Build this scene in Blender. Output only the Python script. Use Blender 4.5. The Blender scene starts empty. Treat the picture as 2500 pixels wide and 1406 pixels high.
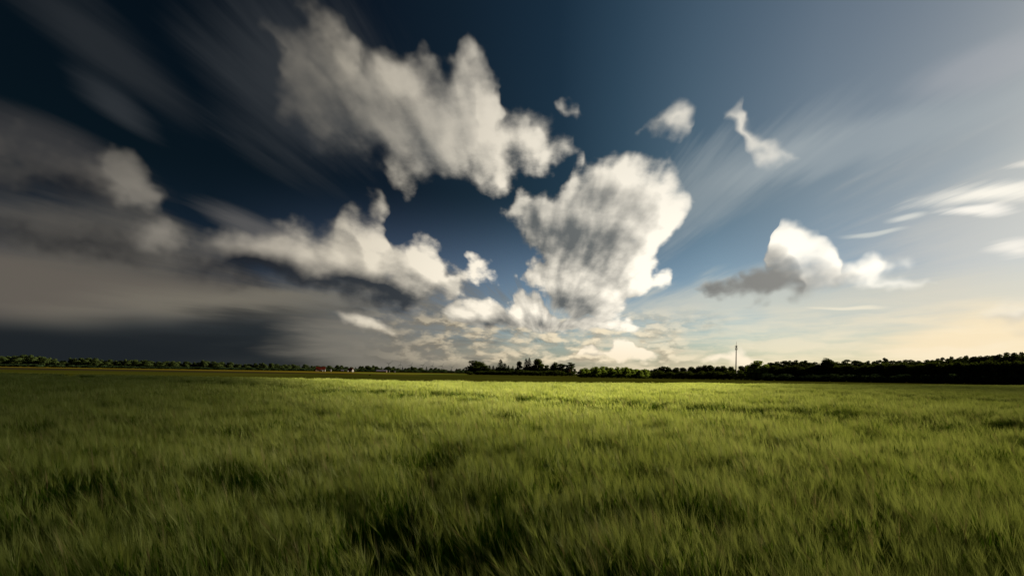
import bpy, math, random, os
import numpy as np
from mathutils import Vector, Matrix, Euler

R = math.radians
scene = bpy.context.scene

# ------------------------------------------------------------------ camera
ROLL = 0.0152                       # the field falls slightly to the right of the frame
EYE = 2.3
cam_data = bpy.data.cameras.new('camera')
cam_data.lens = 18.0
cam_data.sensor_width = 36.0
cam_data.shift_y = 0.083
cam_data.clip_start = 0.05
cam_data.clip_end = 60000.0
cam = bpy.data.objects.new('camera', cam_data)
cam.location = (0.0, 0.0, EYE)
cam.rotation_euler = (Matrix.Rotation(R(90), 3, 'X') @ Matrix.Rotation(math.atan(ROLL), 3, 'Z')).to_euler()
scene.collection.objects.link(cam)
scene.camera = cam

# ------------------------------------------------------------------ view settings
vs = scene.view_settings
vs.view_transform = 'Standard'
vs.look = 'None'
vs.gamma = 1.0
EXPO = 2.0
vs.exposure = EXPO
vs.use_curve_mapping = False
scene.cycles.use_denoising = True
scene.cycles.use_adaptive_sampling = True
scene.cycles.adaptive_threshold = 0.0015
scene.cycles.adaptive_min_samples = 8
scene.cycles.max_bounces = 6
scene.cycles.diffuse_bounces = 2
scene.cycles.glossy_bounces = 2
scene.cycles.transmission_bounces = 3
scene.cycles.transparent_max_bounces = 8
scene.cycles.volume_bounces = 0
scene.cycles.sample_clamp_indirect = 4.0

# ------------------------------------------------------------------ sun
SUN_AZ, SUN_EL = R(63.0), R(20.0)   # to the right of the view, late afternoon
SUN = Vector((math.sin(SUN_AZ) * math.cos(SUN_EL), math.cos(SUN_AZ) * math.cos(SUN_EL), math.sin(SUN_EL)))
sun_data = bpy.data.lights.new('sun', 'SUN')
sun_data.energy = 5.0
sun_data.angle = R(0.53)
sun_data.color = (1.0, 0.86, 0.66)
sun = bpy.data.objects.new('sun', sun_data)
sun.rotation_euler = SUN.to_track_quat('Z', 'Y').to_euler()
sun.location = SUN * 50
scene.collection.objects.link(sun)

# ------------------------------------------------------------------ sky (world)
F = 1250.0
CX, CY = 1250.0, 703.0 + 0.083 * 2500.0


def sky_dir(px, py):
    """direction in the world of a place in the sky, given as picture column and row of a 2500 wide print"""
    x, y = px - CX, CY - py
    c, s = math.cos(math.atan(ROLL)), math.sin(math.atan(ROLL))
    return Vector(((x * c - y * s) / F, 1.0, (x * s + y * c) / F)).normalized()


world = bpy.data.worlds.new('World')
scene.world = world
world.use_nodes = True
world.cycles.sampling_method = 'MANUAL'
world.cycles.sample_map_resolution = 512


class Net:
    def __init__(self, tree):
        self.t = tree

    def n(self, kind, **kw):
        nd = self.t.nodes.new(kind)
        for k, v in kw.items():
            setattr(nd, k, v)
        return nd

    def put(self, sock, v):
        if isinstance(v, bpy.types.NodeSocket):
            self.t.links.new(v, sock)
        elif v is not None:
            sock.default_value = v

    def m(self, op, a, b=None, c=None, clamp=False):
        nd = self.n('ShaderNodeMath', operation=op, use_clamp=clamp)
        for i, v in enumerate((a, b, c)):
            self.put(nd.inputs[i], v)
        return nd.outputs[0]

    def v(self, op, a, b=None, s=None):
        nd = self.n('ShaderNodeVectorMath', operation=op)
        self.put(nd.inputs[0], a)
        if b is not None:
            self.put(nd.inputs[1], b)
        if s is not None:
            self.put(nd.inputs['Scale'], s)
        return nd.outputs['Value'] if op in ('DOT_PRODUCT', 'LENGTH', 'DISTANCE') else nd.outputs[0]

    def mix(self, f, a, b, blend='MIX'):
        nd = self.n('ShaderNodeMix', data_type='RGBA', blend_type=blend)
        self.put(nd.inputs[0], f)
        self.put(nd.inputs[6], a if isinstance(a, bpy.types.NodeSocket) else (*a, 1.0))
        self.put(nd.inputs[7], b if isinstance(b, bpy.types.NodeSocket) else (*b, 1.0))
        return nd.outputs[2]

    def step(self, x, lo, hi, a=0.0, b=1.0):
        nd = self.n('ShaderNodeMapRange', interpolation_type='SMOOTHSTEP')
        for i, q in enumerate((x, lo, hi, a, b)):
            self.put(nd.inputs[i], q)
        return nd.outputs[0]

    def noise(self, vec, scale, detail=3.0, rough=0.5, lac=2.0, out=0):
        nd = self.n('ShaderNodeTexNoise', noise_dimensions='3D')
        self.put(nd.inputs['Vector'], vec)
        nd.inputs['Scale'].default_value = scale
        nd.inputs['Detail'].default_value = detail
        nd.inputs['Roughness'].default_value = rough
        nd.inputs['Lacunarity'].default_value = lac
        return nd.outputs[out]

    def ramp(self, x, stops, interp='LINEAR'):
        nd = self.n('ShaderNodeValToRGB')
        cr = nd.color_ramp
        cr.interpolation = interp
        while len(cr.elements) < len(stops):
            cr.elements.new(0.5)
        for e, (p, c) in zip(cr.elements, stops):
            e.position = p
            e.color = (*c, 1.0)
        self.put(nd.inputs[0], x)
        return nd.outputs[0]

    def blob(self, vec, px, py, rx, ry, rot=0.0):
        """distance (1 on its rim) from an oval patch of sky"""
        c = sky_dir(px, py)
        a = R(rot)
        dx = (sky_dir(px + math.cos(a), py + math.sin(a)) - sky_dir(px - math.cos(a), py - math.sin(a))) * 0.5
        dy = (sky_dir(px + math.sin(a), py - math.cos(a)) - sky_dir(px - math.sin(a), py + math.cos(a))) * 0.5
        ex = dx.normalized()
        ez = (dy - ex * dy.dot(ex)).normalized()
        u = self.v('DOT_PRODUCT', vec, tuple(ex / (rx * dx.length)))
        w = self.v('DOT_PRODUCT', vec, tuple(ez / (ry * dy.length)))
        return self.m('SQRT', self.m('MULTIPLY_ADD', u, u, self.m('MULTIPLY', w, w)))


def lin(*rgb):
    return tuple(((c / 255) / 12.92 if c / 255 <= 0.04045 else ((c / 255 + 0.055) / 1.055) ** 2.4) for c in rgb)


WIND = sky_dir(1330, 850)            # the clouds drift away towards this point of the horizon

# cumulus, row behind row: outlines as column: (top, bottom, weight)
ROWS = {
    'upper': [(600, 60, 60, 0), (650, 5, 150, -.12), (700, -10, 300, -.05), (760, 5, 385, .02), (830, 25, 420, .08), (880, 50, 425, 0), (905, 95, 415, .05), (940, 135, 405, .1),
              (960, 120, 440, .1), (1000, 98, 462, .1), (1035, 135, 440, .1), (1060, 150, 428, .1), (1100, 138, 442, .1), (1135, 108, 440, .1), (1170, 138, 472, .1), (1200, 160, 482, .1),
              (1225, 188, 470, .1), (1235, 245, 460, .1), (1260, 265, 440, .1), (1300, 300, 430, .1), (1340, 322, 405, .1), (1370, 345, 392, .1), (1392, 372, 372, 0)],
    'middle': [(425, 605, 605, 0), (440, 585, 660, 0), (480, 566, 676, .12), (520, 566, 676, .15), (560, 562, 686, .2), (620, 556, 698, .22), (680, 556, 712, .22), (740, 556, 720, .22), (790, 552, 728, .2),
               (815, 545, 730, .32), (840, 508, 736, .32), (875, 482, 740, .32), (905, 482, 746, .32), (940, 512, 746, .32), (955, 555, 746, .32), (970, 600, 746, .32), (988, 606, 746, .32), (1000, 596, 745, .32),
               (1030, 580, 742, .32), (1058, 602, 742, .32), (1080, 630, 736, .32), (1110, 650, 722, .32), (1130, 640, 702, .1), (1160, 624, 690, .1), (1200, 636, 678, .1), (1225, 662, 682, 0), (1255, 670, 684, 0), (1278, 680, 680, -.1),
               None, (1355, 272, 274, .1), (1375, 256, 288, .0), (1400, 258, 288, .0), (1420, 268, 276, .05), None, (1536, 320, 326, .0), (1560, 298, 334, .05), (1610, 290, 338, .1), (1660, 266, 324, .08), (1690, 278, 292, .0),
               None, (1758, 280, 288, .0), (1790, 256, 304, .05), (1815, 246, 345, .08), (1840, 282, 388, .08), (1870, 312, 392, .05), (1905, 340, 386, .0), (1945, 360, 372, -.05)],
    'mushroom': [(-60, 462, 600, .1), (0, 466, 606, .1), (100, 474, 612, .1), (170, 488, 618, .1), (230, 512, 624, .1), (290, 540, 628, .05), (340, 512, 632, .05), (390, 508, 640, .05), (440, 540, 645, .05), (490, 575, 640, 0), (520, 600, 620, -.1), None, (1212, 520, 522, 0), (1242, 492, 552, .0), (1275, 466, 568, .1), (1300, 474, 606, .15), (1330, 470, 648, .2), (1356, 452, 684, .2), (1380, 415, 700, .2), (1400, 388, 705, .2), (1420, 402, 690, .1),
                 (1460, 386, 720, .15), (1500, 376, 740, .2), (1540, 376, 740, .2), (1570, 386, 715, .2), (1600, 400, 660, .2), (1622, 412, 612, .15), (1645, 424, 560, .15), (1668, 446, 540, .1), (1686, 488, 508, 0), (1694, 500, 500, 0)],
    'stem': [(-60, 322, 455, .1), (0, 328, 462, .1), (100, 340, 474, .1), (200, 362, 480, .1), (280, 368, 488, .35), (340, 382, 496, .45), (390, 418, 498, .4), (430, 462, 494, .05), (465, 486, 490, -.05), None, (1276, 674, 678, 0), (1300, 658, 692, .3), (1325, 646, 702, .3), (1350, 642, 744, .3), (1380, 646, 764, .3), (1420, 640, 778, .3), (1470, 640, 784, .3), (1510, 650, 764, .3), (1550, 660, 736, .3), (1590, 672, 718, .3),
             (1630, 668, 704, .2), (1654, 686, 688, 0), None, (2400, 752, 754, 0), (2440, 738, 768, .2), (2500, 732, 775, .3)],
    'low': [(800, 772, 774, 0), (840, 744, 792, .1), (870, 740, 808, .1), (900, 758, 816, .1), (930, 788, 818, .1), (960, 794, 814, .05), (972, 803, 804, 0),
            None, (1070, 757, 760, 0), (1100, 732, 778, .1), (1140, 724, 788, .15), (1170, 726, 792, .15), (1210, 738, 798, .15), (1240, 748, 798, .1), (1260, 726, 798, .15), (1290, 712, 802, .15), (1320, 730, 808, .15), (1345, 762, 808, .1),
            (1370, 788, 816, .1), (1400, 774, 812, .1), (1450, 768, 808, .1), (1500, 764, 802, .1), (1540, 772, 812, .05), (1570, 785, 800, 0), None, (1700, 712, 716, 0), (1720, 698, 736, .05), (1760, 688, 744, .1), (1800, 678, 744, .1), (1815, 660, 744, .1), (1850, 662, 742, .1), (1868, 648, 736, .1), (1876, 575, 730, .05), (1900, 542, 726, .05), (1930, 542, 722, .1),
            (1955, 556, 718, .1), (1985, 570, 714, .1), (2010, 582, 712, .1), (2030, 602, 712, .1), (2042, 640, 712, .1), (2060, 642, 710, .1), (2100, 632, 708, .1), (2140, 628, 706, .1), (2160, 646, 702, .15), (2220, 646, 694, .2),
            (2290, 652, 692, .2), (2330, 668, 680, .1)],
    'horizon': [(1405, 864, 866, -.05), (1430, 842, 870, .05), (1445, 835, 872, .05), (1460, 848, 874, .05), (1475, 860, 872, -.05), (1490, 843, 877, .05), (1510, 829, 880, .05), (1535, 825, 882, .05), (1550, 843, 882, .05), (1580, 848, 884, .05),
                (1600, 858, 884, .05), (1612, 876, 878, -.05), None, (1700, 884, 888, -.05), (1740, 868, 895, .0), (1790, 866, 896, .05), (1820, 848, 896, .05), (1850, 858, 896, .05), (1880, 868, 894, -.05), (1905, 884, 888, -.05)],
}
# depth over which a row's rim thins out, in rows of the print
RIM = {'upper': 95, 'middle': 62, 'mushroom': 66, 'stem': 52, 'low': 32, 'horizon': 20}
# undersides that face away from the sun
SHADED = [
    (90, 580, 380, 66, 9, 1.5), (130, 430, 220, 50, 12, .7), (300, 490, 120, 22, 20, .4), (360, 600, 120, 26, 10, .35),
    (470, 630, 66, 56, 0, .75), (610, 668, 225, 44, 11, 1.3), (880, 716, 225, 40, 5, 1.35),
    (1480, 485, 125, 34, 5, .6), (1385, 585, 150, 60, 14, 1.0), (1395, 738, 60, 26, 10, .8), (1230, 785, 130, 16, 5, .65),
    (1830, 708, 170, 42, -8, 1.5), (2040, 685, 85, 24, -4, .65), (1895, 625, 36, 60, 0, .5),
    (2480, 765, 70, 14, 0, .6), (770, 340, 190, 150, 25, .75), (1000, 390, 130, 50, 10, .2),
]
# soft streaks and veils, back to front: column, row, half width, half height, turn, strength, colour
VEILS = [
    (160, 690, 900, 110, 4, .95, (100, 94, 86)), (700, 745, 620, 80, -3, .75, (120, 115, 103)),
    (480, 858, 900, 105, -3, .75, (48, 52, 54)), (20, 856, 1150, 118, 0, .97, (30, 35, 39)), (960, 850, 260, 80, 0, .75, (134, 129, 118)),
    (280, 110, 360, 84, 38, .75, (42, 46, 50)), (300, 255, 180, 42, 32, .7, (52, 56, 60)), (740, 170, 280, 220, 40, .7, (54, 58, 62)),
    (90, 400, 380, 90, 14, .8, (60, 60, 61)), (240, 590, 460, 76, 12, .85, (90, 87, 81)),
    (650, 565, 200, 62, 20, .75, (96, 95, 94)),
    (1750, 470, 330, 90, -32, .42, (170, 178, 180)), (2080, 350, 420, 60, -20, .38, (174, 182, 184)),
    (2500, 650, 560, 300, 0, .4, (230, 220, 203)), (2380, 130, 240, 60, -24, .3, (182, 182, 186)),
    (1950, 740, 700, 80, -2, .5, (228, 220, 196)), (2450, 850, 720, 95, 0, 1.0, (250, 231, 194)),
    (2370, 482, 250, 34, -7, 1.0, (252, 247, 234)), (2330, 530, 120, 17, -2, .95, (254, 249, 238)), (2480, 612, 110, 34, -3, .95, (254, 248, 236)),
    (2490, 400, 90, 15, -11, .8, (246, 240, 228)), (2165, 540, 44, 14, -5, .7, (226, 226, 218)), (2100, 578, 70, 9, -2, .6, (220, 222, 214)), (2060, 752, 90, 5, 0, .6, (250, 240, 215)),
]


AZ0 = 48.0
LOBE = 0.68
VMAX = 0.85


def az_v(px, py):
    d = sky_dir(px, py)
    return (math.degrees(math.atan2(d.x, d.y)) + AZ0) / (2 * AZ0), d.z / math.hypot(d.x, d.y)


def with_gaps(pts):
    """closes a row off wherever None parts two clouds, and beyond its ends"""
    out = []
    pts = [None] + pts + [None]
    for i, p in enumerate(pts):
        if p is not None:
            out.append(p)
            continue
        for j, dx in ((i - 1, 14), (i + 1, -14)):
            if 0 <= j < len(pts):
                px, top, bot, w = pts[j]
                if -30 < px + dx < 2480 and not (pts is not None and px >= 2500):
                    m = (top + bot) / 2
                    out.append((px + dx, m + 8, m - 8, -0.45))
    return out


def cloud_rows(k, u, v):
    """how deep a place of the sky lies inside the cumulus rows: u azimuth share of the view, v slope above the horizon"""
    acc = None
    for name, pts in ROWS.items():
        nd = k.n('ShaderNodeRGBCurve')
        mp = nd.mapping
        mp.use_clip = False
        for ch in range(3):
            cv = mp.curves[ch]
            data = []
            for (px, top, bot, w) in with_gaps(pts):
                ut, vt = az_v(px, top)
                ub, vb = az_v(px, bot)
                data.append(((ut, vt / VMAX), (ub, vb / VMAX), ((ut + ub) / 2, w + 0.5))[ch])
            data.sort()
            last = -1.0
            q = []
            for (x, y) in data:
                x = max(x, last + 0.0005)
                last = x
                q.append((x, y))
            cv.points[0].location = q[0]
            cv.points[1].location = q[-1]
            for p in q[1:-1]:
                cv.points.new(*p)
            for p in cv.points:
                p.handle_type = 'AUTO_CLAMPED'
        mp.update()
        comb = k.n('ShaderNodeCombineXYZ')
        for i in range(3):
            k.put(comb.inputs[i], u)
        k.put(nd.inputs['Color'], comb.outputs[0])
        sp = k.n('ShaderNodeSeparateColor')
        k.put(sp.inputs[0], nd.outputs[0])
        rim = F / RIM[name]
        up = k.m('MULTIPLY_ADD', sp.outputs[0], VMAX, k.m('MULTIPLY', v, -1.0))
        dn = k.m('MULTIPLY_ADD', sp.outputs[1], -VMAX, v)
        val = k.m('MULTIPLY_ADD', k.m('SMOOTH_MIN', up, dn, 0.01), rim, k.m('SUBTRACT', sp.outputs[2], 0.5))
        acc = val if acc is None else k.m('SMOOTH_MAX', acc, val, 0.15)
    return k.m('SMOOTH_MIN', acc, 0.9, 0.7)


def build_world():
    k = Net(world.node_tree)
    for nd in list(k.t.nodes):
        k.t.nodes.remove(nd)
    d = k.v('NORMALIZE', k.n('ShaderNodeTexCoord').outputs['Generated'])
    sep = k.n('ShaderNodeSeparateXYZ')
    k.put(sep.inputs[0], d)
    el = sep.outputs[2]
    toward = k.m('MULTIPLY_ADD', k.v('DOT_PRODUCT', d, SUN), 0.5, 0.5)          # 0 away from the sun, 1 at it

    sky = k.n('ShaderNodeTexSky', sky_type='NISHITA')
    sky.sun_disc = False
    sky.sun_elevation = SUN_EL
    sky.sun_rotation = SUN_AZ
    sky.air_density = 1.0
    sky.dust_density = 1.0
    base = k.v('SCALE', sky.outputs[0], s=0.10)
    high = k.ramp(toward, SKY_HIGH)
    low = k.ramp(toward, SKY_LOW)
    tint = k.mix(k.step(el, 0.07, 0.34), low, high)
    col = k.mix(1.0, base, tint, 'MULTIPLY')

    # drift: coordinates that run out radially from the wind's vanishing point
    t = k.v('DOT_PRODUCT', d, WIND)
    p = k.v('SUBTRACT', d, k.v('SCALE', WIND, s=t))
    r = k.v('LENGTH', p)
    n = k.v('SCALE', p, s=k.m('DIVIDE', 1.0, k.m('ADD', r, 0.01)))
    lr = k.m('LOGARITHM', k.m('ADD', r, 0.03), math.e)
    radial = k.v('ADD', n, k.v('SCALE', WIND, s=k.m('MULTIPLY', lr, 0.40)))
    half = (0.5, 0.5, 0.5)
    w1 = k.v('SCALE', k.v('SUBTRACT', k.noise(radial, 5.5, 3.0, 0.5, out=1), half), s=k.m('MULTIPLY_ADD', r, 0.17, 0.004))
    w2 = k.v('SCALE', k.v('SUBTRACT', k.noise(d, 26.0, 2.0, 0.5, out=1), half), s=k.m('MULTIPLY_ADD', r, 0.05, 0.022))
    warped = k.v('ADD', k.v('ADD', d, w1), w2)
    sw = k.n('ShaderNodeSeparateXYZ')
    k.put(sw.inputs[0], warped)
    wx, wy, wz = sw.outputs
    u = k.m('MULTIPLY_ADD', k.m('ARCTAN2', wx, wy), math.degrees(1) / (2 * AZ0), 0.5)
    v = k.m('DIVIDE', wz, k.m('SQRT', k.m('MULTIPLY_ADD', wx, wx, k.m('MULTIPLY', wy, wy))))

    far = k.step(r, 0.62, 0.12)                      # 1 where the clouds are far off and hardly smeared by the wind
    crisp = k.m('MULTIPLY_ADD', far, 0.70, 0.18)

    right = WIND.cross(Vector((0, 0, 1))).normalized()
    upw = right.cross(WIND).normalized()

    lobe_amp = k.m('MULTIPLY', k.step(r, 0.05, 0.24), LOBE)

    def lobes(vec):
        """rounded heads that shrink towards the wind's vanishing point, as cumulus does in perspective"""
        q = k.v('SUBTRACT', vec, k.v('SCALE', WIND, s=k.v('DOT_PRODUCT', vec, WIND)))
        th = k.m('ARCTAN2', k.v('DOT_PRODUCT', q, tuple(right)), k.v('DOT_PRODUCT', q, tuple(upw)))
        lq = k.m('LOGARITHM', k.m('ADD', k.v('LENGTH', q), 0.04), math.e)
        cb = k.n('ShaderNodeCombineXYZ')
        k.put(cb.inputs[0], k.m('MULTIPLY', th, 5.6))
        k.put(cb.inputs[1], k.m('MULTIPLY', lq, 4.6))
        vo = k.n('ShaderNodeTexVoronoi', voronoi_dimensions='2D', feature='SMOOTH_F1', normalize=False)
        k.put(vo.inputs['Vector'], k.v('ADD', cb.outputs[0], k.v('SCALE', k.v('ADD', w1, w2), s=7.0)))
        vo.inputs['Scale'].default_value = 1.0
        vo.inputs['Detail'].default_value = 1.6
        vo.inputs['Roughness'].default_value = 0.5
        vo.inputs['Smoothness'].default_value = 0.35
        return k.m('SUBTRACT', 0.5, vo.outputs['Distance'])

    def puffs(vec, rad):
        f1 = k.m('SUBTRACT', k.noise(rad, 10.0, 3.0, 0.45), 0.5)
        f2 = k.m('SUBTRACT', k.noise(k.v('MULTIPLY', vec, (1.0, 1.0, 1.5)), 38.0, 5.0, 0.56), 0.5)
        base = k.m('MULTIPLY_ADD', f1, k.m('MULTIPLY_ADD', far, -0.7, 0.9), k.m('MULTIPLY', f2, crisp))
        return k.m('MULTIPLY_ADD', lobes(vec), lobe_amp, base)
    pf = puffs(d, radial)
    dens = k.m('ADD', k.m('ADD', cloud_rows(k, u, v), 0.07), pf)
    off = Vector((0.8, 0.1, 0.45)).normalized()
    d2 = k.v('ADD', d, k.v('SCALE', tuple(off), s=k.m('MULTIPLY_ADD', r, 0.055, 0.008)))
    pf2 = puffs(d2, k.v('ADD', radial, tuple(off * 0.05)))
    dens2 = k.m('ADD', cloud_rows(k, k.m('ADD', u, 0.032), k.m('ADD', v, 0.030)), k.m('ADD', pf2, 0.07))

    # veils and streaks
    streak = k.noise(k.v('MULTIPLY', radial, (1.0, 0.35, 1.0)), 9.0, 5.0, 0.56)
    fibre = k.noise(k.v('MULTIPLY', radial, (1.0, 0.3, 1.0)), 40.0, 3.0, 0.6)
    streak = k.m('MULTIPLY_ADD', k.m('SUBTRACT', fibre, 0.5), 0.35, streak)
    wv = k.v('ADD', d, k.v('SCALE', k.v('SUBTRACT', k.noise(radial, 3.6, 3.0, 0.5, out=1), (0.5, 0.5, 0.5)), s=0.12))
    for (px, py, rx, ry, rot, s, c) in VEILS:
        a = k.step(k.m('MULTIPLY_ADD', k.m('SUBTRACT', streak, 0.5), 2.4 if min(c) > 226 and ry < 40 else 1.0, k.blob(wv, px, py, rx * 1.25, ry * 1.25, rot)), 1.0, 0.25, 0.0, s)
        col = k.mix(a, col, lin(*c))

    # mottled low layer towards the horizon
    mcol = k.ramp(toward, [(0.40, lin(120, 115, 104)), (0.60, lin(150, 142, 126)), (0.70, lin(216, 201, 172)), (0.78, lin(248, 231, 198)), (0.95, lin(254, 238, 206))])
    band = k.m('MULTIPLY', k.step(el, 0.15, 0.05), k.step(toward, 0.62, 0.80))
    bands = k.noise(k.v('ADD', k.v('MULTIPLY', d, (1.0, 1.0, 7.5)), k.v('SCALE', w2, s=1.2)), 7.0, 4.0, 0.5)
    col = k.mix(k.m('MULTIPLY', k.step(bands, 0.38, 0.66), k.m('MULTIPLY', band, 0.6)), col, mcol)
    pv = k.v('ADD', k.v('MULTIPLY', d, (1.0, 1.0, 2.3)), k.v('SCALE', w2, s=0.5))
    mott = k.noise(pv, 19.0, 5.0, 0.55)
    mot2 = k.noise(k.v('ADD', pv, (0.006, 0.0, 0.020)), 19.0, 4.0, 0.55)
    puff = k.m('MULTIPLY', k.m('MULTIPLY', k.step(el, 0.14, 0.085), k.step(el, 0.005, 0.03)), k.m('MULTIPLY', k.step(toward, 0.57, 0.66), k.step(toward, 0.90, 0.80)))
    pcol = k.mix(k.step(k.m('SUBTRACT', mott, mot2), -0.12, 0.10), k.v('SCALE', mcol, s=0.42), mcol)
    col = k.mix(k.m('MULTIPLY', k.step(mott, 0.38, 0.62), k.m('MULTIPLY', puff, 0.9)), col, pcol)

    # cumulus
    alpha = k.m('MULTIPLY', k.step(dens, k.m('MULTIPLY_ADD', far, 0.15, -0.15), k.m('MULTIPLY_ADD', far, -0.65, 1.15)), k.step(el, 0.0, 0.02))
    light = k.m('MULTIPLY_ADD', k.m('SUBTRACT', dens, dens2), 0.60, 0.60)
    tone = k.m('SUBTRACT', k.noise(k.v('ADD', radial, k.v('SCALE', d, s=1.6)), 5.0, 3.0, 0.45), 0.5)
    light = k.m('MULTIPLY_ADD', tone, 1.25, light)
    light = k.m('MULTIPLY_ADD', k.m('MULTIPLY', pf, far), 0.40, light)
    dsh = k.v('ADD', k.v('ADD', d, k.v('SCALE', w1, s=0.8)), k.v('SCALE', w2, s=0.45))
    acc = None
    for (px, py, rx, ry, rot, w) in SHADED:
        a = k.step(k.blob(dsh, px, py, rx * 1.4, ry * 1.4, rot), 1.35, -0.10, 0.0, w * 1.18)
        acc = a if acc is None else k.m('MAXIMUM', acc, a)
    light = k.m('SUBTRACT', light, k.m('MULTIPLY', acc, 1.0))
    light = k.m('DIVIDE', k.m('ADD', light, 0.58), 1.62, clamp=True)
    light = k.m('POWER', light, 1.3)
    lit = k.ramp(toward, CLOUD_LIT)
    shade = k.ramp(toward, CLOUD_SHADE)
    lit = k.v('SCALE', lit, s=k.step(el, 0.16, 0.46, 1.0, k.step(toward, 0.55, 0.82, 0.38, 0.72)))
    lit = k.mix(k.step(el, 0.11, 0.02), lit, (0.86, 0.80, 0.70), 'MULTIPLY')
    ccol = k.mix(light, shade, lit)
    col = k.mix(alpha, col, ccol)

    bg = k.n('ShaderNodeBackground')
    k.put(bg.inputs[0], k.v('SCALE', col, s=2.0 ** -EXPO / 0.1))
    bg.inputs[1].default_value = 0.1
    k.put(k.n('ShaderNodeOutputWorld').inputs[0], bg.outputs[0])


SKY_HIGH = [(0.40, (.016, .033, .036)), (0.56, (.020, .036, .042)), (0.66, (.032, .048, .060)), (0.73, (.048, .080, .092)), (0.80, (.074, .130, .150)),
            (0.84, (.155, .235, .250)), (0.88, (.29, .37, .37)), (0.93, (.42, .47, .46)), (1.0, (.40, .44, .46))]
SKY_LOW = [(0.40, (.042, .060, .10)), (0.52, (.07, .09, .13)), (0.63, (.40, .42, .53)), (0.74, (.57, .65, .77)), (0.88, (.56, .67, .77)), (0.95, (.34, .42, .54)), (1.0, (.30, .40, .52))]
CLOUD_LIT = [(0.28, lin(98, 94, 88)), (0.46, lin(132, 127, 118)), (0.54, lin(178, 170, 156)), (0.62, lin(230, 220, 200)), (0.76, (1.12, 1.03, .86)), (0.95, (1.2, 1.14, 1.0))]
CLOUD_SHADE = [(0.28, lin(20, 23, 27)), (0.50, lin(26, 29, 36)), (0.64, lin(54, 59, 64)), (0.80, lin(104, 108, 108)), (0.95, lin(150, 148, 142))]
build_world()

# ------------------------------------------------------------------ helpers
rng = np.random.default_rng(7)
COL = scene.collection


def hor(px):
    return CY + ROLL * (px - CX)


def at(px, dist, z=0.0):
    """a point on the ground that stands dist metres out, under a column of the print"""
    return Vector(((px - CX) / F * dist, dist, z))


def tag(o, label=None, cat=None, group=None, kind=None):
    for key, val in (('label', label), ('category', cat), ('group', group), ('kind', kind)):
        if val:
            o[key] = val
    return o


def link(o, parent=None):
    COL.objects.link(o)
    if parent is not None:
        o.parent = parent
    return o


def empty(name, loc, rz=0.0, scale=(1, 1, 1)):
    o = bpy.data.objects.new(name, None)
    o.empty_display_size = 0.5
    o.location = loc
    o.rotation_euler = (0, 0, rz)
    o.scale = scale
    return link(o)


class MB:
    """collects faces and links them as one mesh"""

    def __init__(self):
        self.v, self.f, self.mi = [], [], []

    def face(self, pts, mi=0):
        b = len(self.v)
        self.v.extend([tuple(p) for p in pts])
        self.f.append(tuple(range(b, b + len(pts))))
        self.mi.append(mi)

    def box(self, x0, x1, y0, y1, z0, z1, mi=0):
        b = len(self.v)
        self.v.extend([(x0, y0, z0), (x1, y0, z0), (x1, y1, z0), (x0, y1, z0), (x0, y0, z1), (x1, y0, z1), (x1, y1, z1), (x0, y1, z1)])
        for q in ((3, 2, 1, 0), (4, 5, 6, 7), (0, 1, 5, 4), (1, 2, 6, 5), (2, 3, 7, 6), (3, 0, 4, 7)):
            self.f.append(tuple(b + i for i in q))
            self.mi.append(mi)

    def tube(self, pts, radii, n=6, mi=0, cap=True):
        rings = []
        pts = [Vector(p) for p in pts]
        for i, p in enumerate(pts):
            t = (pts[min(i + 1, len(pts) - 1)] - pts[max(i - 1, 0)]).normalized()
            a = t.orthogonal().normalized()
            c = t.cross(a)
            b = len(self.v)
            for j in range(n):
                an = 2 * math.pi * j / n
                self.v.append(tuple(p + (a * math.cos(an) + c * math.sin(an)) * radii[i]))
            rings.append(b)
        for r0, r1 in zip(rings[:-1], rings[1:]):
            for j in range(n):
                self.f.append((r0 + j, r0 + (j + 1) % n, r1 + (j + 1) % n, r1 + j))
                self.mi.append(mi)
        if cap:
            self.f.append(tuple(rings[0] + j for j in range(n))[::-1])
            self.f.append(tuple(rings[-1] + j for j in range(n)))
            self.mi += [mi, mi]

    def mesh(self, name, mats, smooth=False):
        me = bpy.data.meshes.new(name)
        me.from_pydata(self.v, [], self.f)
        for m in (mats if isinstance(mats, (list, tuple)) else [mats]):
            me.materials.append(m)
        me.polygons.foreach_set('material_index', self.mi)
        if smooth:
            me.polygons.foreach_set('use_smooth', [True] * len(me.polygons))
        me.update()
        return me

    def build(self, name, mats, parent=None, smooth=False):
        return link(bpy.data.objects.new(name, self.mesh(name, mats, smooth)), parent)


# ------------------------------------------------------------------ materials
def material(name, fn):
    m = bpy.data.materials.new(name)
    m.use_nodes = True
    k = Net(m.node_tree)
    for nd in list(k.t.nodes):
        k.t.nodes.remove(nd)
    out = k.n('ShaderNodeOutputMaterial')
    k.put(out.inputs['Surface'], fn(k))
    return m


def pos(k):
    return k.n('ShaderNodeNewGeometry').outputs['Position']


def matte(name, c0, c1, scale, rough=0.9, detail=4.0, stretch=(1, 1, 1), spec=0.2):
    def fn(k):
        p = k.v('MULTIPLY', pos(k), stretch)
        c = k.mix(k.step(k.noise(p, scale, detail, 0.6), 0.3, 0.7), c0, c1)
        if spec == 0:
            b = k.n('ShaderNodeBsdfDiffuse')
            k.put(b.inputs[0], c)
            return b.outputs[0]
        b = k.n('ShaderNodeBsdfPrincipled')
        k.put(b.inputs['Base Color'], c)
        b.inputs['Roughness'].default_value = rough
        b.inputs['Specular IOR Level'].default_value = spec
        return b.outputs[0]
    return material(name, fn)


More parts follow.
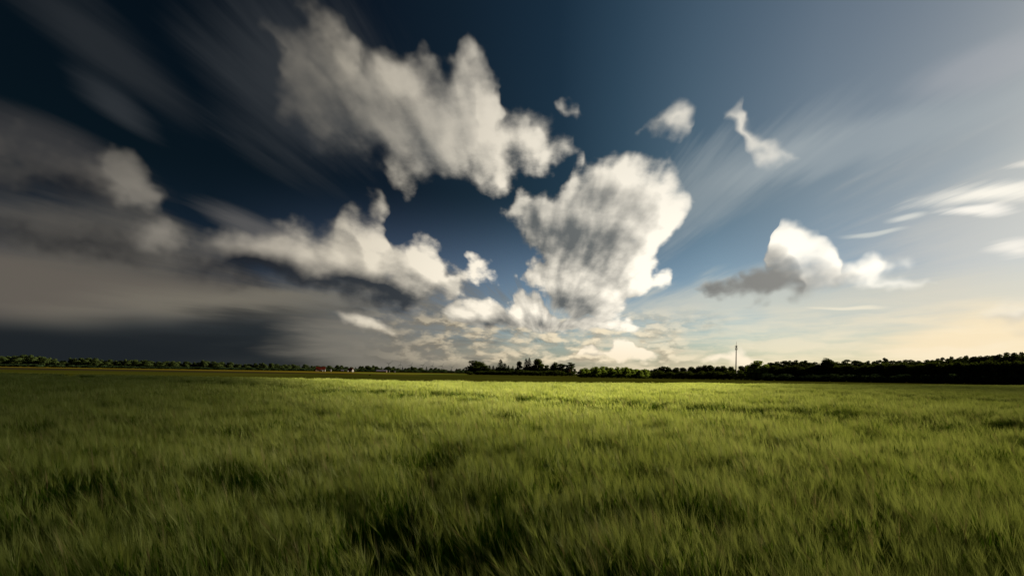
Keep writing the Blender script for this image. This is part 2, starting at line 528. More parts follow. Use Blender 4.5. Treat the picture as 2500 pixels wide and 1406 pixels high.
def leafy(name, c0, c1, scale, trans=0.35, gloss=0.04, vary=0.35, per_thing=True):
    """thin plant tissue: diffuse, lets light through, a little waxy"""
    def fn(k):
        f = k.step(k.noise(pos(k), scale, 3.0, 0.55), 0.32, 0.68)
        if per_thing:
            rnd = k.n('ShaderNodeObjectInfo').outputs['Random']
            f = k.m('ADD', k.m('MULTIPLY', f, 1 - vary), k.m('MULTIPLY', rnd, vary))
        c = k.mix(f, c0, c1)
        df = k.n('ShaderNodeBsdfDiffuse')
        k.put(df.inputs[0], c)
        tr = k.n('ShaderNodeBsdfTranslucent')
        k.put(tr.inputs[0], k.mix(0.35, c, (c1[0] * 1.2, c1[1] * 1.15, c1[2] * 0.5)))
        mx = k.n('ShaderNodeMixShader')
        mx.inputs[0].default_value = trans
        k.put(mx.inputs[1], df.outputs[0])
        k.put(mx.inputs[2], tr.outputs[0])
        gl = k.n('ShaderNodeBsdfGlossy')
        gl.inputs['Roughness'].default_value = 0.45
        gl.inputs['Color'].default_value = (0.9, 0.9, 0.85, 1)
        m2 = k.n('ShaderNodeMixShader')
        m2.inputs[0].default_value = gloss
        k.put(m2.inputs[1], mx.outputs[0])
        k.put(m2.inputs[2], gl.outputs[0])
        return m2.outputs[0]
    return material(name, fn)


M = {
    'stalk': leafy('barley_stalk', (0.0163, 0.0606, 0.0003), (0.0362, 0.0919, 0.0005), 0.5, 0.40, 0.002),
    'blade': leafy('barley_blade', (0.0126, 0.0623, 0.0003), (0.0311, 0.0985, 0.0005), 0.6, 0.45, 0.003),
    'awn': leafy('barley_awn', (0.1741, 0.2319, 0.0392), (0.3353, 0.3809, 0.1091), 0.35, 0.42, 0.006),
    'ear': leafy('barley_ear', (0.0482, 0.1165, 0.0045), (0.0997, 0.1802, 0.0101), 0.4, 0.35, 0.004),
    'straw': leafy('dry_straw', (0.2550, 0.2250, 0.0900), (0.3600, 0.3150, 0.1350), 0.4, 0.35, 0.004),
    'soil': matte('field_ground', (.014, .013, .006), (.026, .024, .010), 0.8, spec=0),
    'meadow': matte('meadow_grass', (0.0123, 0.0146, 0.0014), (0.0200, 0.0220, 0.0034), 0.02, stretch=(1, 0.4, 1), spec=0),
    'yellow': matte('yellow_crop', (0.0372, 0.0301, 0.0029), (0.0559, 0.0442, 0.0042), 0.012, stretch=(0.3, 1, 1), spec=0),
    'dark_strip': matte('dark_ground', (0.0095, 0.0084, 0.0035), (0.0152, 0.0130, 0.0053), 0.03, spec=0),  # dark, noise-mottled tone of the far strip
    'green_strip': matte('green_crop', (0.0354, 0.0587, 0.0070), (0.0528, 0.0774, 0.0119), 0.02, spec=0),
    'oak': leafy('broadleaf_foliage', (0.0124, 0.0201, 0.0035), (0.0299, 0.0405, 0.0063), 0.35, 0.30, 0.001),
    'orchard': leafy('young_tree_foliage', (0.0574, 0.0954, 0.0144), (0.1247, 0.1678, 0.0242), 0.4, 0.35, 0.001),
    'spruce': leafy('spruce_needles', (0.0120, 0.0221, 0.0090), (0.0237, 0.0375, 0.0136), 0.5, 0.15, 0.001),
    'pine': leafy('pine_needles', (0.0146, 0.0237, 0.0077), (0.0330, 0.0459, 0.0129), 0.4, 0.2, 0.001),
    'bark': matte('bark', (.035, .026, .018), (.075, .058, .042), 3.0, stretch=(1, 1, 0.25), spec=0),
    'pine_bark': matte('pine_bark', (.06, .034, .02), (.11, .062, .036), 3.0, stretch=(1, 1, 0.25), spec=0),
    'plaster': matte('white_plaster', (0.0918, 0.0891, 0.0838), (0.1054, 0.1026, 0.0973), 0.9, spec=0),
    'tile': matte('red_roof_tiles', (0.0640, 0.0112, 0.0070), (0.0896, 0.0176, 0.0102), 1.4, spec=0),
    'slate': matte('purple_grey_sheet_roof', (0.0650, 0.0618, 0.0845), (0.0975, 0.0910, 0.1170), 0.7, spec=0),
    'timber': matte('dark_timber', (.045, .033, .024), (.08, .06, .042), 2.0, spec=0),
    'glass': matte('dark_window_glass', (.015, .018, .022), (.03, .035, .04), 2.0, rough=0.1, spec=0.5),
    'concrete': matte('weathered_mast_steel', (0.0315, 0.0267, 0.0237), (0.0567, 0.0489, 0.0426), 0.9, spec=0),
    'panel': matte('antenna_housing', (0.1320, 0.1320, 0.1260), (0.1800, 0.1800, 0.1740), 2.0, spec=0),
    'turbine': matte('turbine_backlit_grey', (0.0975, 0.1053, 0.1131), (0.1170, 0.1248, 0.1326), 0.2, spec=0),  # darkened to look backlit and faint, shade put into the colour
}

# ------------------------------------------------------------------ ground and fields


def sheet(name, pts, z, m):
    mb = MB()
    mb.face([(p[0], p[1], z) for p in pts])
    return tag(mb.build(name, m), kind='structure')


mb = MB()
G = 14000.0
mb.face([(-G, -G, 0), (G, -G, 0), (G, G, 0), (-G, G, 0)])
tag(mb.build('ground', M['soil']), kind='structure')

EDGE = [(-260, 88), (0, 79), (640, 68), (1240, 63), (1500, 73), (1740, 84), (2140, 94), (2500, 121), (2760, 142)]   # far rim of the barley: column, metres
edge_xy = [at(c, dd) for c, dd in EDGE]
near_yellow = [(-300, 640), (0, 575), (640, 456), (900, 368), (1005, 345)]
near_dark = [(-300, 255), (0, 274), (640, 293), (900, 332), (1005, 342)]
sheet('meadow', [at(-2600, 30), at(-900, 700), at(600, 2400), at(2000, 2400), at(4200, 700), at(5200, 30)], 0.02, M['meadow'])
sheet('yellow_field', [at(*p) for p in near_yellow] + [at(1120, 900), at(640, 1010), at(0, 1180), at(-320, 1180)], 0.06, M['yellow'])
sheet('dark_field_strip', [at(*p) for p in near_dark] + [at(*p) for p in near_yellow[::-1]], 0.05, M['dark_strip'])
sheet('green_field_strip', [at(880, 470), at(1140, 455), at(1145, 560), at(860, 600)], 0.10, M['green_strip'])
sheet('yellow_field_strip', [at(950, 620), at(1140, 600), at(1140, 680), at(930, 700)], 0.14, M['yellow'])

# ------------------------------------------------------------------ barley
PROTO = bpy.data.collections.new('barley_tufts')        # seeds for the crop, not part of the scene themselves


def barley_tuft(name, seed, n, radius, width, awns=7, leaves=2, square=False):
    r = np.random.default_rng(seed)
    mb = MB()
    for i in range(n):
        if square:
            x, y = r.uniform(-radius, radius, 2)
        else:
            a, q = r.uniform(0, 2 * math.pi), radius * math.sqrt(r.uniform())
            x, y = q * math.cos(a), q * math.sin(a)
        h = r.normal(0.84, 0.055)
        lean = Vector((r.normal(-0.05, 0.05), r.normal(0.0, 0.05), 0))
        base = Vector((x, y, 0))
        mid = base + lean * 0.4 + Vector((0, 0, h * 0.55))
        neck = base + lean * 1.6 + Vector((0, 0, h * 0.90))
        yaw = r.uniform(0, math.pi)
        side = Vector((math.cos(yaw), math.sin(yaw), 0))
        w = width * r.uniform(0.8, 1.2)
        dry = r.uniform() < 0.02
        st_m, aw_m = (4, 4) if dry else (0, 1)
        mb.face([base - side * w, base + side * w, mid + side * w, mid - side * w], st_m)
        mb.face([mid - side * w, mid + side * w, neck + side * w * 0.7, neck - side * w * 0.7], st_m)
        # ear, nodding with the wind
        nod = Vector((r.normal(-0.24, 0.24), r.normal(0.0, 0.22), 0.95)).normalized()
        e1 = neck + nod * 0.045
        tip = neck + nod * 0.085
        s2 = nod.cross(side).normalized()
        ew = width * 1.3 + 0.0035
        for sd in (side, s2) if awns else ():
            mb.face([neck, e1 + sd * ew, tip, e1 - sd * ew], 4 if dry else 3)
        for j in range(awns):
            st = neck + nod * r.uniform(0.02, 0.085)
            dr = (nod + side * r.normal(0, 0.13) + s2 * r.normal(0, 0.13)).normalized()
            en = st + dr * r.uniform(0.12, 0.20) + Vector((-0.012, 0, -0.006))
            aw = side * (width * 0.70)
            mb.face([st - aw, st + aw, en], aw_m)
        for j in range(leaves):
            z0 = h * r.uniform(0.22, 0.72)
            st = base + (mid - base) * (z0 / (h * 0.55)) if z0 < h * 0.55 else mid + (neck - mid) * ((z0 / h - 0.55) / 0.35)
            a = r.uniform(0, 2 * math.pi)
            out = Vector((math.cos(a) - 0.35, math.sin(a), 0)).normalized()
            ln = r.uniform(0.16, 0.28)
            p1 = st + out * ln * 0.35 + Vector((0, 0, ln * 0.60))
            p2 = p1 + out * ln * 0.40 + Vector((0, 0, ln * r.uniform(-0.15, 0.25)))
            lw = Vector((-out.y, out.x, 0)) * (width * 1.5)
            mb.face([st - lw * 0.5, st + lw * 0.5, p1 + lw, p1 - lw], 2)
            mb.face([p1 - lw, p1 + lw, p2], 2)
    o = bpy.data.objects.new(name, mb.mesh(name, [M['stalk'], M['awn'], M['blade'], M['ear'], M['straw']]))
    PROTO.objects.link(o)


N_NEAR, N_MID, N_FAR = 12, 8, 6
for i in range(N_NEAR):
    barley_tuft('barley_tuft.%03d' % i, 100 + i, 12, 0.105, 0.0017, awns=9, leaves=1)
for i in range(N_MID):
    barley_tuft('barley_tuft.%03d' % (N_NEAR + i), 200 + i, 75, 0.30, 0.0032, awns=8, leaves=1, square=True)
for i in range(N_FAR):
    barley_tuft('barley_tuft.%03d' % (N_NEAR + N_MID + i), 300 + i, 190, 0.75, 0.0065, awns=6, leaves=0, square=True)
# late green plants without ears, along the tramlines
LATE = N_NEAR + N_MID + N_FAR
for i, (n, rad, wd, sq) in enumerate(((12, 0.105, 0.0017, False), (60, 0.30, 0.0034, True), (150, 0.75, 0.007, True))):
    for j in range(3):
        barley_tuft('barley_tuft.%03d' % (LATE + 3 * i + j), 400 + 3 * i + j, n, rad, wd, awns=0, leaves=3, square=sq)


def value_noise(x, y, cell, seed):
    """smooth value noise for wind gusts and thin spots"""
    r = np.random.default_rng(seed)
    tab = r.uniform(0, 1, (257, 257))
    gx, gy = x / cell + 1000.0, y / cell + 1000.0
    ix, iy = np.floor(gx).astype(int), np.floor(gy).astype(int)
    fx, fy = gx - ix, gy - iy
    fx, fy = fx * fx * (3 - 2 * fx), fy * fy * (3 - 2 * fy)
    a = tab[ix % 256, iy % 256] * (1 - fx) + tab[(ix + 1) % 256, iy % 256] * fx
    b = tab[ix % 256, (iy + 1) % 256] * (1 - fx) + tab[(ix + 1) % 256, (iy + 1) % 256] * fx
    return a * (1 - fy) + b * fy


RUT_DIR = np.array([34.6, -26.2]) / math.hypot(34.6, 26.2)
RUT_NRM = np.array([-RUT_DIR[1], RUT_DIR[0]])


def crop_points():
    P, Rr, S, I = [], [], [], []
    ex = np.array([p.x for p in edge_xy])
    ey = np.array([p.y for p in edge_xy])
    for (y0, y1, sp, base, cnt) in ((-2.5, 19.0, 0.15, 0, N_NEAR), (19.0, 48.0, 0.52, N_NEAR, N_MID), (48.0, 170.0, 1.25, N_NEAR + N_MID, N_FAR)):
        xm = 1.12 * y1 + 6
        gx, gy = np.meshgrid(np.arange(-xm, xm, sp), np.arange(y0, y1, sp))
        x = (gx + rng.uniform(-0.45, 0.45, gx.shape) * sp).ravel()
        y = (gy + rng.uniform(-0.45, 0.45, gy.shape) * sp).ravel()
        keep = (np.abs(x) < 1.10 * np.maximum(y, 0) + 4.0) & (y < np.interp(x, ex, ey))
        # tramlines of the tractor: pairs of lanes with low, thin plants
        s = (x - 0.9) * RUT_NRM[0] + (y - 20.3) * RUT_NRM[1]
        lane = np.zeros_like(x)
        for off in (0.0, 3.2, 24.0, 27.2, -24.0, -20.8, 48.0, 51.2, 72.0, 75.2):
            wob = 0.5 * (value_noise(x, y, 5.0, 3) - 0.5)
            lane = np.maximum(lane, np.clip(1.0 - np.abs(s - off + wob) / max(1.3, 0.55 * sp + 0.4), 0, 1))
        x, y, lane = x[keep], y[keep], lane[keep]
        thin = value_noise(x, y, 0.9, 71) * 0.55 + value_noise(x, y, 2.6, 72) * 0.45
        swell = value_noise(x, y, 5.0, 13) * 0.6 + value_noise(x, y, 17.0, 14) * 0.4
        gust = value_noise(x + y * 0.4, y * 0.6, 1.6, 15) * 0.5 + value_noise(x, y, 6.0, 16) * 0.5
        tuft = value_noise(x, y, 0.30, 18) * 0.6 + value_noise(x, y, 0.62, 19) * 0.4
        hole = np.clip((0.30 - thin) / 0.12, 0, 1)
        drop = rng.uniform(0, 1, x.shape) < np.maximum(np.maximum(hole * 0.7, np.clip((0.43 - tuft) / 0.1, 0, 1) * 0.85), (lane > 0.05) * 0.25)
        hgt = 0.86 + 0.10 * swell + (0.50 if base < N_NEAR + N_MID else 0.24) * (tuft - 0.5) - 0.18 * hole
        hgt = np.where(lane > 0.05, 0.72, hgt)
        tilt = -0.05 + 0.18 * gust + rng.normal(0, 0.04, x.shape)
        hd = math.pi + rng.normal(0.0, 0.30, x.shape) + 1.2 * (value_noise(x, y, 3.0, 17) - 0.5)      # towards the left of the view
        ax = np.stack([-np.sin(hd), np.cos(hd)], 1)
        k = ~drop
        P.append(np.stack([x, y, np.zeros_like(x)], 1)[k])
        Rr.append(np.stack([ax[:, 0] * tilt, ax[:, 1] * tilt, rng.uniform(-0.6, 0.6, x.shape)], 1)[k])
        S.append(np.stack([np.full_like(hgt, 1.15), np.full_like(hgt, 1.15), hgt * 1.33], 1)[k])
        late = LATE + 3 * (0 if base == 0 else (1 if base == N_NEAR else 2)) + rng.integers(0, 3, x.shape)
        I.append(np.where(lane > 0.05, late, rng.integers(base, base + cnt, x.shape))[k])
    return np.concatenate(P), np.concatenate(Rr), np.concatenate(S), np.concatenate(I)


def build_crop():
    P, Rr, S, I = crop_points()
    me = bpy.data.meshes.new('barley_crop')
    me.vertices.add(len(P))
    me.vertices.foreach_set('co', P.astype(np.float32).ravel())
    for nm, typ, key, data in (('turn', 'FLOAT_VECTOR', 'vector', Rr), ('size', 'FLOAT_VECTOR', 'vector', S), ('which', 'INT', 'value', I)):
        a = me.attributes.new(nm, typ, 'POINT')
        a.data.foreach_set(key, (data.astype(np.float32) if typ != 'INT' else data.astype(np.int32)).ravel())
    me.update()
    o = link(bpy.data.objects.new('barley_crop', me))
    tag(o, 'windblown green barley with pale awns filling the whole foreground', 'barley', kind='stuff')
    g = bpy.data.node_groups.new('sow_barley', 'GeometryNodeTree')
    g.interface.new_socket('Geometry', in_out='INPUT', socket_type='NodeSocketGeometry')
    g.interface.new_socket('Geometry', in_out='OUTPUT', socket_type='NodeSocketGeometry')
    nt = g.nodes
    gi, go = nt.new('NodeGroupInput'), nt.new('NodeGroupOutput')
    ci = nt.new('GeometryNodeCollectionInfo')
    ci.inputs['Collection'].default_value = PROTO
    ci.inputs['Separate Children'].default_value = True
    ci.inputs['Reset Children'].default_value = True
    ip = nt.new('GeometryNodeInstanceOnPoints')
    ip.inputs['Pick Instance'].default_value = True
    L = g.links.new

    def attr(nm, typ):
        a = nt.new('GeometryNodeInputNamedAttribute')
        a.data_type = typ
        a.inputs['Name'].default_value = nm
        return a.outputs['Attribute']
    er = nt.new('FunctionNodeEulerToRotation')
    L(attr('turn', 'FLOAT_VECTOR'), er.inputs[0])
    L(gi.outputs[0], ip.inputs['Points'])
    L(ci.outputs[0], ip.inputs['Instance'])
    L(attr('which', 'INT'), ip.inputs['Instance Index'])
    L(er.outputs[0], ip.inputs['Rotation'])
    L(attr('size', 'FLOAT_VECTOR'), ip.inputs['Scale'])
    L(ip.outputs[0], go.inputs[0])
    o.modifiers.new('sow', 'NODES').node_group = g
    print('barley tufts', len(P))


build_crop()

# ------------------------------------------------------------------ trees


def leaf_cloud(mb, r, lobes, n, size, flat=0.0, mi=0):
    """leaf clumps spread through overlapping lobes (centre, radii)"""
    vol = np.array([l[1][0] * l[1][1] * l[1][2] for l in lobes]) ** (2 / 3)
    pick = r.choice(len(lobes), n, p=vol / vol.sum())
    for i in pick:
        c, q = lobes[i]
        d = r.normal(size=3)
        d /= np.linalg.norm(d)
        rad = r.uniform(0.35, 1.0) ** 0.45 * (1 + 0.10 * r.normal())
        p = Vector((c[0] + d[0] * q[0] * rad, c[1] + d[1] * q[1] * rad, c[2] + d[2] * q[2] * rad))
        nrm = Vector(d * 1.0 + r.normal(size=3) * 0.4)
        nrm.z += flat
        nrm.normalize()
        a = nrm.orthogonal().normalized()
        a.rotate(Matrix.Rotation(r.uniform(0, 6.28), 3, nrm))
        b = nrm.cross(a)
        s = size * r.uniform(0.55, 1.25)
        mb.face([p - a * s, p - b * s * 0.55 + nrm * s * 0.15, p + a * s, p + b * s * 0.6 + nrm * s * 0.1], mi)


def broad_tree(seed, w=4.2, base=0.5, lobes=11, n=3200, airy=False):
    """round headed tree, ten metres tall"""
    r = np.random.default_rng(seed)
    tr = MB()
    top = 6.8
    tr.tube([(0, 0, -0.3), (0.05, 0, 1.5), (r.normal(0, .12), r.normal(0, .12), 4.0), (r.normal(0, .25), r.normal(0, .25), top)], [0.34, 0.25, 0.18, 0.05], 7)
    L = []
    for i in range(lobes):
        a = 2 * math.pi * i / lobes * 2.4 + r.uniform(0, .7)
        z = base + 1.2 + (8.2 - base - 1.2) * (i + 0.5) / lobes
        t = (z - base) / (9.2 - base)
        rr = w * 0.66 * math.sin(min(1.0, 0.28 + t * 0.95) * math.pi) ** 0.6
        q = r.uniform(0.9, 1.5) * (0.8 if airy else 1.0)
        c = (math.cos(a) * rr * 0.72, math.sin(a) * rr * 0.72, z)
        L.append((c, (q * 1.15, q * 1.15, q * 0.85)))
        s = Vector((0, 0, max(1.2, z - 2.2)))
        e = Vector(c)
        tr.tube([s, s.lerp(e, 0.55) + Vector((0, 0, 0.25)), e], [0.11, 0.07, 0.025], 4)
    L.append(((r.normal(0, .4), r.normal(0, .4), 8.7), (1.25, 1.25, 1.15)))
    if not airy:
        L.append(((0, 0, 5.0 + base * 0.3), (w * 0.55, w * 0.55, 3.2)))
        L.append(((0, 0, base + 1.5), (w * 0.62, w * 0.62, 1.5)))
    cr = MB()
    leaf_cloud(cr, r, L, n, 0.34)
    return tr.mesh('trunk', M['bark']), cr


def spruce_tree(seed, w=1.9, n=1500):
    r = np.random.default_rng(seed)
    tr = MB()
    tr.tube([(0, 0, -0.3), (0, 0, 5), (0, 0, 9.9)], [0.22, 0.13, 0.02], 6)
    cr = MB()
    tiers = 15
    for t in range(tiers):
        z = 0.7 + 9.0 * t / tiers
        rad = w * (1 - (t / tiers)) ** 0.85 * r.uniform(0.8, 1.15) + 0.1
        k = int(n / tiers * (0.35 + 1.3 * (1 - t / tiers)))
        nb = 7
        for j in range(k):
            a = 2 * math.pi * (r.integers(0, nb) + r.normal(0, .13)) / nb + t * 1.1
            q = rad * r.uniform(0.1, 1.0) ** 0.7
            p = Vector((math.cos(a) * q, math.sin(a) * q, z + 0.35 - 0.32 * q + r.normal(0, .12)))
            out = Vector((math.cos(a), math.sin(a), -0.3))
            sd = Vector((-math.sin(a), math.cos(a), r.normal(0, .4)))
            s = r.uniform(0.18, 0.34)
            cr.face([p - out * s, p + sd * s * 0.6, p + out * s, p - sd * s * 0.6])
    for j in range(14):
        p = Vector((r.normal(0, .05), r.normal(0, .05), r.uniform(9.2, 10.0)))
        cr.face([p - Vector((.1, 0, .15)), p + Vector((0, .08, .1)), p + Vector((.1, 0, .25)), p - Vector((0, .08, 0))])
    return tr.mesh('trunk', M['bark']), cr


def pine_tree(seed, n=1900, low=4.2, w=3.6):
    """old pine: bare stem and bunched rounded tufts on top"""
    r = np.random.default_rng(seed)
    tr = MB()
    sx, sy = r.normal(0, .25, 2)
    tr.tube([(0, 0, -0.3), (sx * .3, sy * .3, 3.5), (sx, sy, 7), (sx, sy, 9.2)], [0.30, 0.22, 0.14, 0.04], 7)
    L = []
    for i in range(9):
        a = i * 2.4 + r.uniform(0, .6)
        z = r.uniform(low + 0.6, 9.0)
        rr = w * 0.55 * math.sqrt(max(0.06, 1 - ((z - low - 1.2) / (9.8 - low)) ** 2)) * r.uniform(0.5, 1.1)
        c = (sx + math.cos(a) * rr, sy + math.sin(a) * rr, z)
        L.append((c, (r.uniform(0.75, 1.25), r.uniform(0.75, 1.25), r.uniform(0.5, 0.75))))
        s = Vector((sx * .8, sy * .8, z - r.uniform(.5, 1.4)))
        tr.tube([s, Vector(c)], [0.09, 0.03], 4)
    L.append(((sx, sy, 9.3), (0.95, 0.95, 0.6)))
    L.append(((sx, sy, (low + 9) / 2), (w * 0.42, w * 0.42, 1.9)))
    cr = MB()
    leaf_cloud(cr, r, L, n, 0.26, flat=0.3)
    return tr.mesh('trunk', M['pine_bark']), cr


def bush(seed, n=900):
    r = np.random.default_rng(seed)
    tr = MB()
    for j in range(5):
        a = j * 1.25
        tr.tube([(0, 0, -0.2), (math.cos(a) * .8, math.sin(a) * .8, 3.0), (math.cos(a) * 1.6, math.sin(a) * 1.6, 6.0)], [0.16, 0.1, 0.03], 4)
    L = []
    for j in range(8):
        a = j * 2.4
        q = r.uniform(0.3, 2.6)
        L.append(((math.cos(a) * q, math.sin(a) * q, r.uniform(2.0, 7.4)), (r.uniform(1.5, 2.4), r.uniform(1.5, 2.4), r.uniform(1.6, 2.4))))
    L.append(((0, 0, 3.5), (3.6, 3.6, 3.3)))
    cr = MB()
    leaf_cloud(cr, r, L, n, 0.5)
    return tr.mesh('stems', M['bark']), cr


ONES = ['', 'first', 'second', 'third', 'fourth', 'fifth', 'sixth', 'seventh', 'eighth', 'ninth', 'tenth', 'eleventh', 'twelfth', 'thirteenth', 'fourteenth', 'fifteenth', 'sixteenth', 'seventeenth', 'eighteenth', 'nineteenth']
TENS = {2: ('twentieth', 'twenty'), 3: ('thirtieth', 'thirty'), 4: ('fortieth', 'forty'), 5: ('fiftieth', 'fifty'), 6: ('sixtieth', 'sixty'), 7: ('seventieth', 'seventy')}


def nth(n):
    if n < 20:
        return ONES[n]
    a, b = divmod(n, 10)
    return TENS[a][0] if b == 0 else TENS[a][1] + '-' + ONES[b]


KINDS = {}


def add_kind(kind, fn, seeds, mats, width, **kw):
    KINDS[kind] = (width, [])
    for s in seeds:
        t, c = fn(s, **kw)
        for m in mats:
            KINDS[kind][1].append((t, c.mesh('crown', M[m])))


add_kind('broad', broad_tree, (1, 2, 3, 4, 5, 6), ['oak'], 5.8)
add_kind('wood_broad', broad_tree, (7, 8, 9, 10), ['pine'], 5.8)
add_kind('airy', broad_tree, (11, 12, 13), ['oak'], 5.0, w=3.4, lobes=9, n=1500, airy=True)
add_kind('young', broad_tree, (21, 22, 23, 24), ['orchard'], 5.8, base=0.4)
add_kind('spruce', spruce_tree, (31, 32, 33, 34), ['spruce'], 2.3)
add_kind('pine', pine_tree, (41, 42, 43, 44, 45), ['pine'], 4.2)
add_kind('wood_pine', pine_tree, (51, 52, 53, 54, 55), ['pine'], 5.2, low=1.5, w=5.0, n=2300)
add_kind('bush', bush, (61, 62, 63), ['oak'], 6.6)
add_kind('dark_bush', bush, (64, 65, 66), ['spruce'], 6.6)
NAMES = {'broad': 'broadleaf_tree', 'wood_broad': 'broadleaf_tree', 'airy': 'broadleaf_tree', 'young': 'young_tree', 'spruce': 'spruce_tree', 'pine': 'pine_tree', 'wood_pine': 'pine_tree', 'bush': 'shrub', 'dark_bush': 'shrub'}
CATS = {'broad': 'tree', 'wood_broad': 'tree', 'airy': 'tree', 'young': 'tree', 'spruce': 'spruce', 'pine': 'pine', 'wood_pine': 'pine', 'bush': 'shrub', 'dark_bush': 'shrub'}
count = 0


def tree(px, top, dist, wpx, kind, label, group=None, variant=None):
    global count
    count += 1
    h = max(0.6, (hor(px) - top) * dist / F + EYE)
    w = wpx * dist / F
    width, forms = KINDS[kind]
    t, c = forms[(variant if variant is not None else count * 7 + count // 3) % len(forms)]
    s = w / width
    root = empty(NAMES[kind], at(px, dist), rng.uniform(0, 6.28), (s, s, h / 10.0))
    tag(root, label, CATS[kind], group)
    link(bpy.data.objects.new('stems' if 'bush' in kind else 'trunk', t), root)
    link(bpy.data.objects.new('crown', c), root)
    return root


# the clump of tall trees in the middle, one by one
GROVE = 'trees of the grove in the middle of the field'
for (px, top, w, kind, label) in (
    (1166, 879, 50, 'broad', 'broad round leafy tree at the left end of the middle grove'),
    (1186, 893, 18, 'broad', 'small dark tree tucked against the big round grove tree'),
    (1195, 892, 10, 'spruce', 'first small spruce right of the big round grove tree'),
    (1204, 892, 10, 'spruce', 'second small spruce right of the big round grove tree'),
    (1212, 895, 11, 'spruce', 'short spruce at the left foot of the slender tall spruce'),
    (1222, 876, 14, 'spruce', 'slender tall spruce in the left half of the middle grove'),
    (1232, 886, 14, 'spruce', 'dense spruce just right of the slender tall spruce'),
    (1241, 891, 11, 'spruce', 'lower spruce, rightmost of the left spruce cluster'),
    (1252, 892, 6, 'spruce', 'thin lone spruce in the gap of the middle grove'),
    (1267, 881, 20, 'airy', 'loose crowned leafy tree left of the twin spruces'),
    (1284, 874, 12, 'spruce', 'left one of the twin tall spruces in the middle grove'),
    (1292, 873, 13, 'spruce', 'right one of the twin tall spruces in the middle grove'),
    (1313, 874, 32, 'broad', 'tallest round leafy tree beside the twin spruces'),
    (1334, 890, 20, 'airy', 'thin leafy tree with sky showing through, right of the tallest round tree'),
    (1353, 883, 22, 'broad', 'dark narrow round tree left of the two open pines'),
    (1370, 887, 18, 'pine', 'left one of the two open crowned pines ending the grove'),
    (1391, 884, 22, 'pine', 'right one of the two open crowned pines ending the grove'),
    (1403, 899, 12, 'airy', 'small tree at the right end of the middle grove'),
):
    tree(px, top, 520 + (px % 7), w * 1.22, kind, label, GROVE)
for (px, top, w, label) in ((1180, 905, 26, 'low dark shrub at the foot of the big round grove tree'), (1248, 905, 16, 'low dark shrub below the thin lone spruce'),
                            (1216, 906, 22, 'low dark shrub below the left spruce cluster'), (1338, 905, 18, 'low pale shrub below the thin grove tree'), (1300, 906, 30, 'low dark shrub below the twin spruces'),
                            (1372, 908, 20, 'low dark shrub below the left open pine'), (1396, 908, 16, 'low dark shrub below the right open pine'), (1146, 906, 14, 'low dark shrub at the left tip of the grove'), (1198, 905, 24, 'low dark shrub below the two small spruces'), (1232, 905, 24, 'low dark shrub below the dense spruce'),
                            (1268, 904, 24, 'low dark shrub below the loose crowned leafy tree'), (1320, 904, 28, 'low dark shrub below the tallest round tree'), (1355, 905, 24, 'low dark shrub below the dark narrow round tree')):
    tree(px, top - 2.5, 508, w * 1.35, 'bush', label, 'shrubs at the foot of the grove')

for i, px in enumerate(range(1150, 1402, 11)):
    tree(px, 895 + (i * 7) % 6, 545, 22, 'broad', 'dark tree filling the back of the middle grove', 'trees at the back of the middle grove')

# the row of young, lighter trees right of the grove
tops = [(1420, 899, 22), (1432, 897, 24), (1446, 896, 24), (1457, 894, 22), (1469, 893, 24), (1482, 894, 24), (1494, 896, 22), (1506, 895, 24), (1518, 896, 24), (1530, 895, 22), (1541, 898, 22), (1552, 900, 20), (1562, 902, 20), (1573, 900, 22), (1581, 902, 16)]
for i, (px, top, w) in enumerate(tops):
    lab = '%s light green young tree from the grove in the even row' % nth(i + 1)
    if i == 0:
        lab = 'light green young tree nearest the grove, first of the even row'
    if i == len(tops) - 1:
        lab = 'light green young tree last in the row, beside the gap with far wood'
    tree(px, top, 335 + 4 * (i % 3), w * 1.15, 'young', lab, 'row of young trees right of the grove')
for i, px in enumerate(range(1426, 1584, 16)):
    tree(px, 900 + (i * 5) % 4, 352, 24, 'young', '%s young tree from the grove in the second line behind the even row' % nth(i + 1), 'second line of young trees')
tree(1574, 917.5, 300, 12, 'bush', 'tiny dark bush lying before the last young trees', None)

# the dark wood on the right
WOOD = [(1600, 899, 22), (1614, 893, 30), (1632, 894, 28), (1650, 896, 26), (1668, 896, 28), (1688, 894, 30), (1706, 892, 28), (1720, 890, 28), (1736, 890, 28), (1752, 893, 26), (1768, 892, 28), (1784, 893, 26), (1812, 892, 28), (1826, 890, 26)]
for i, (px, top, w) in enumerate(WOOD):
    tree(px, top, 352 - i * 2 + (100 if 1776 < px < 1830 else 0), w * 1.1, 'broad', '%s dark green round tree from the left end of the right wood' % nth(i + 1), 'round trees in the left part of the right wood')
for i, px in enumerate(range(1600, 1840, 14)):
    tree(px, 902 + (i * 7) % 5, 326, 20, 'bush', '%s leafy shrub from the left along the foot of the wood by the mast' % nth(i + 1), 'shrubs along the foot of the right wood')
tree(1845, 879, 312, 56, 'young', 'big spreading leafy tree right of the mast, brighter than the wood', None, 1)
tree(1866, 887, 309, 34, 'young', 'lower leafy tree leaning on the right side of the big spreading tree', None, 3)
PINES = [(1880, 885), (1896, 884), (1912, 882), (1926, 880), (1941, 879), (1956, 880), (1970, 879), (1986, 882), (2058, 880), (2074, 878), (2088, 879), (2104, 881), (2120, 881), (2134, 880), (2148, 881),
         (2161, 874), (2178, 879), (2194, 879), (2210, 879), (2226, 878), (2242, 880), (2258, 879), (2274, 877), (2290, 875), (2306, 871), (2322, 869), (2340, 873), (2357, 866), (2374, 869), (2391, 866), (2408, 868), (2424, 866), (2440, 864), (2456, 860), (2474, 861), (2492, 858), (2512, 860), (2534, 862), (2558, 864), (2584, 862), (2610, 866)]
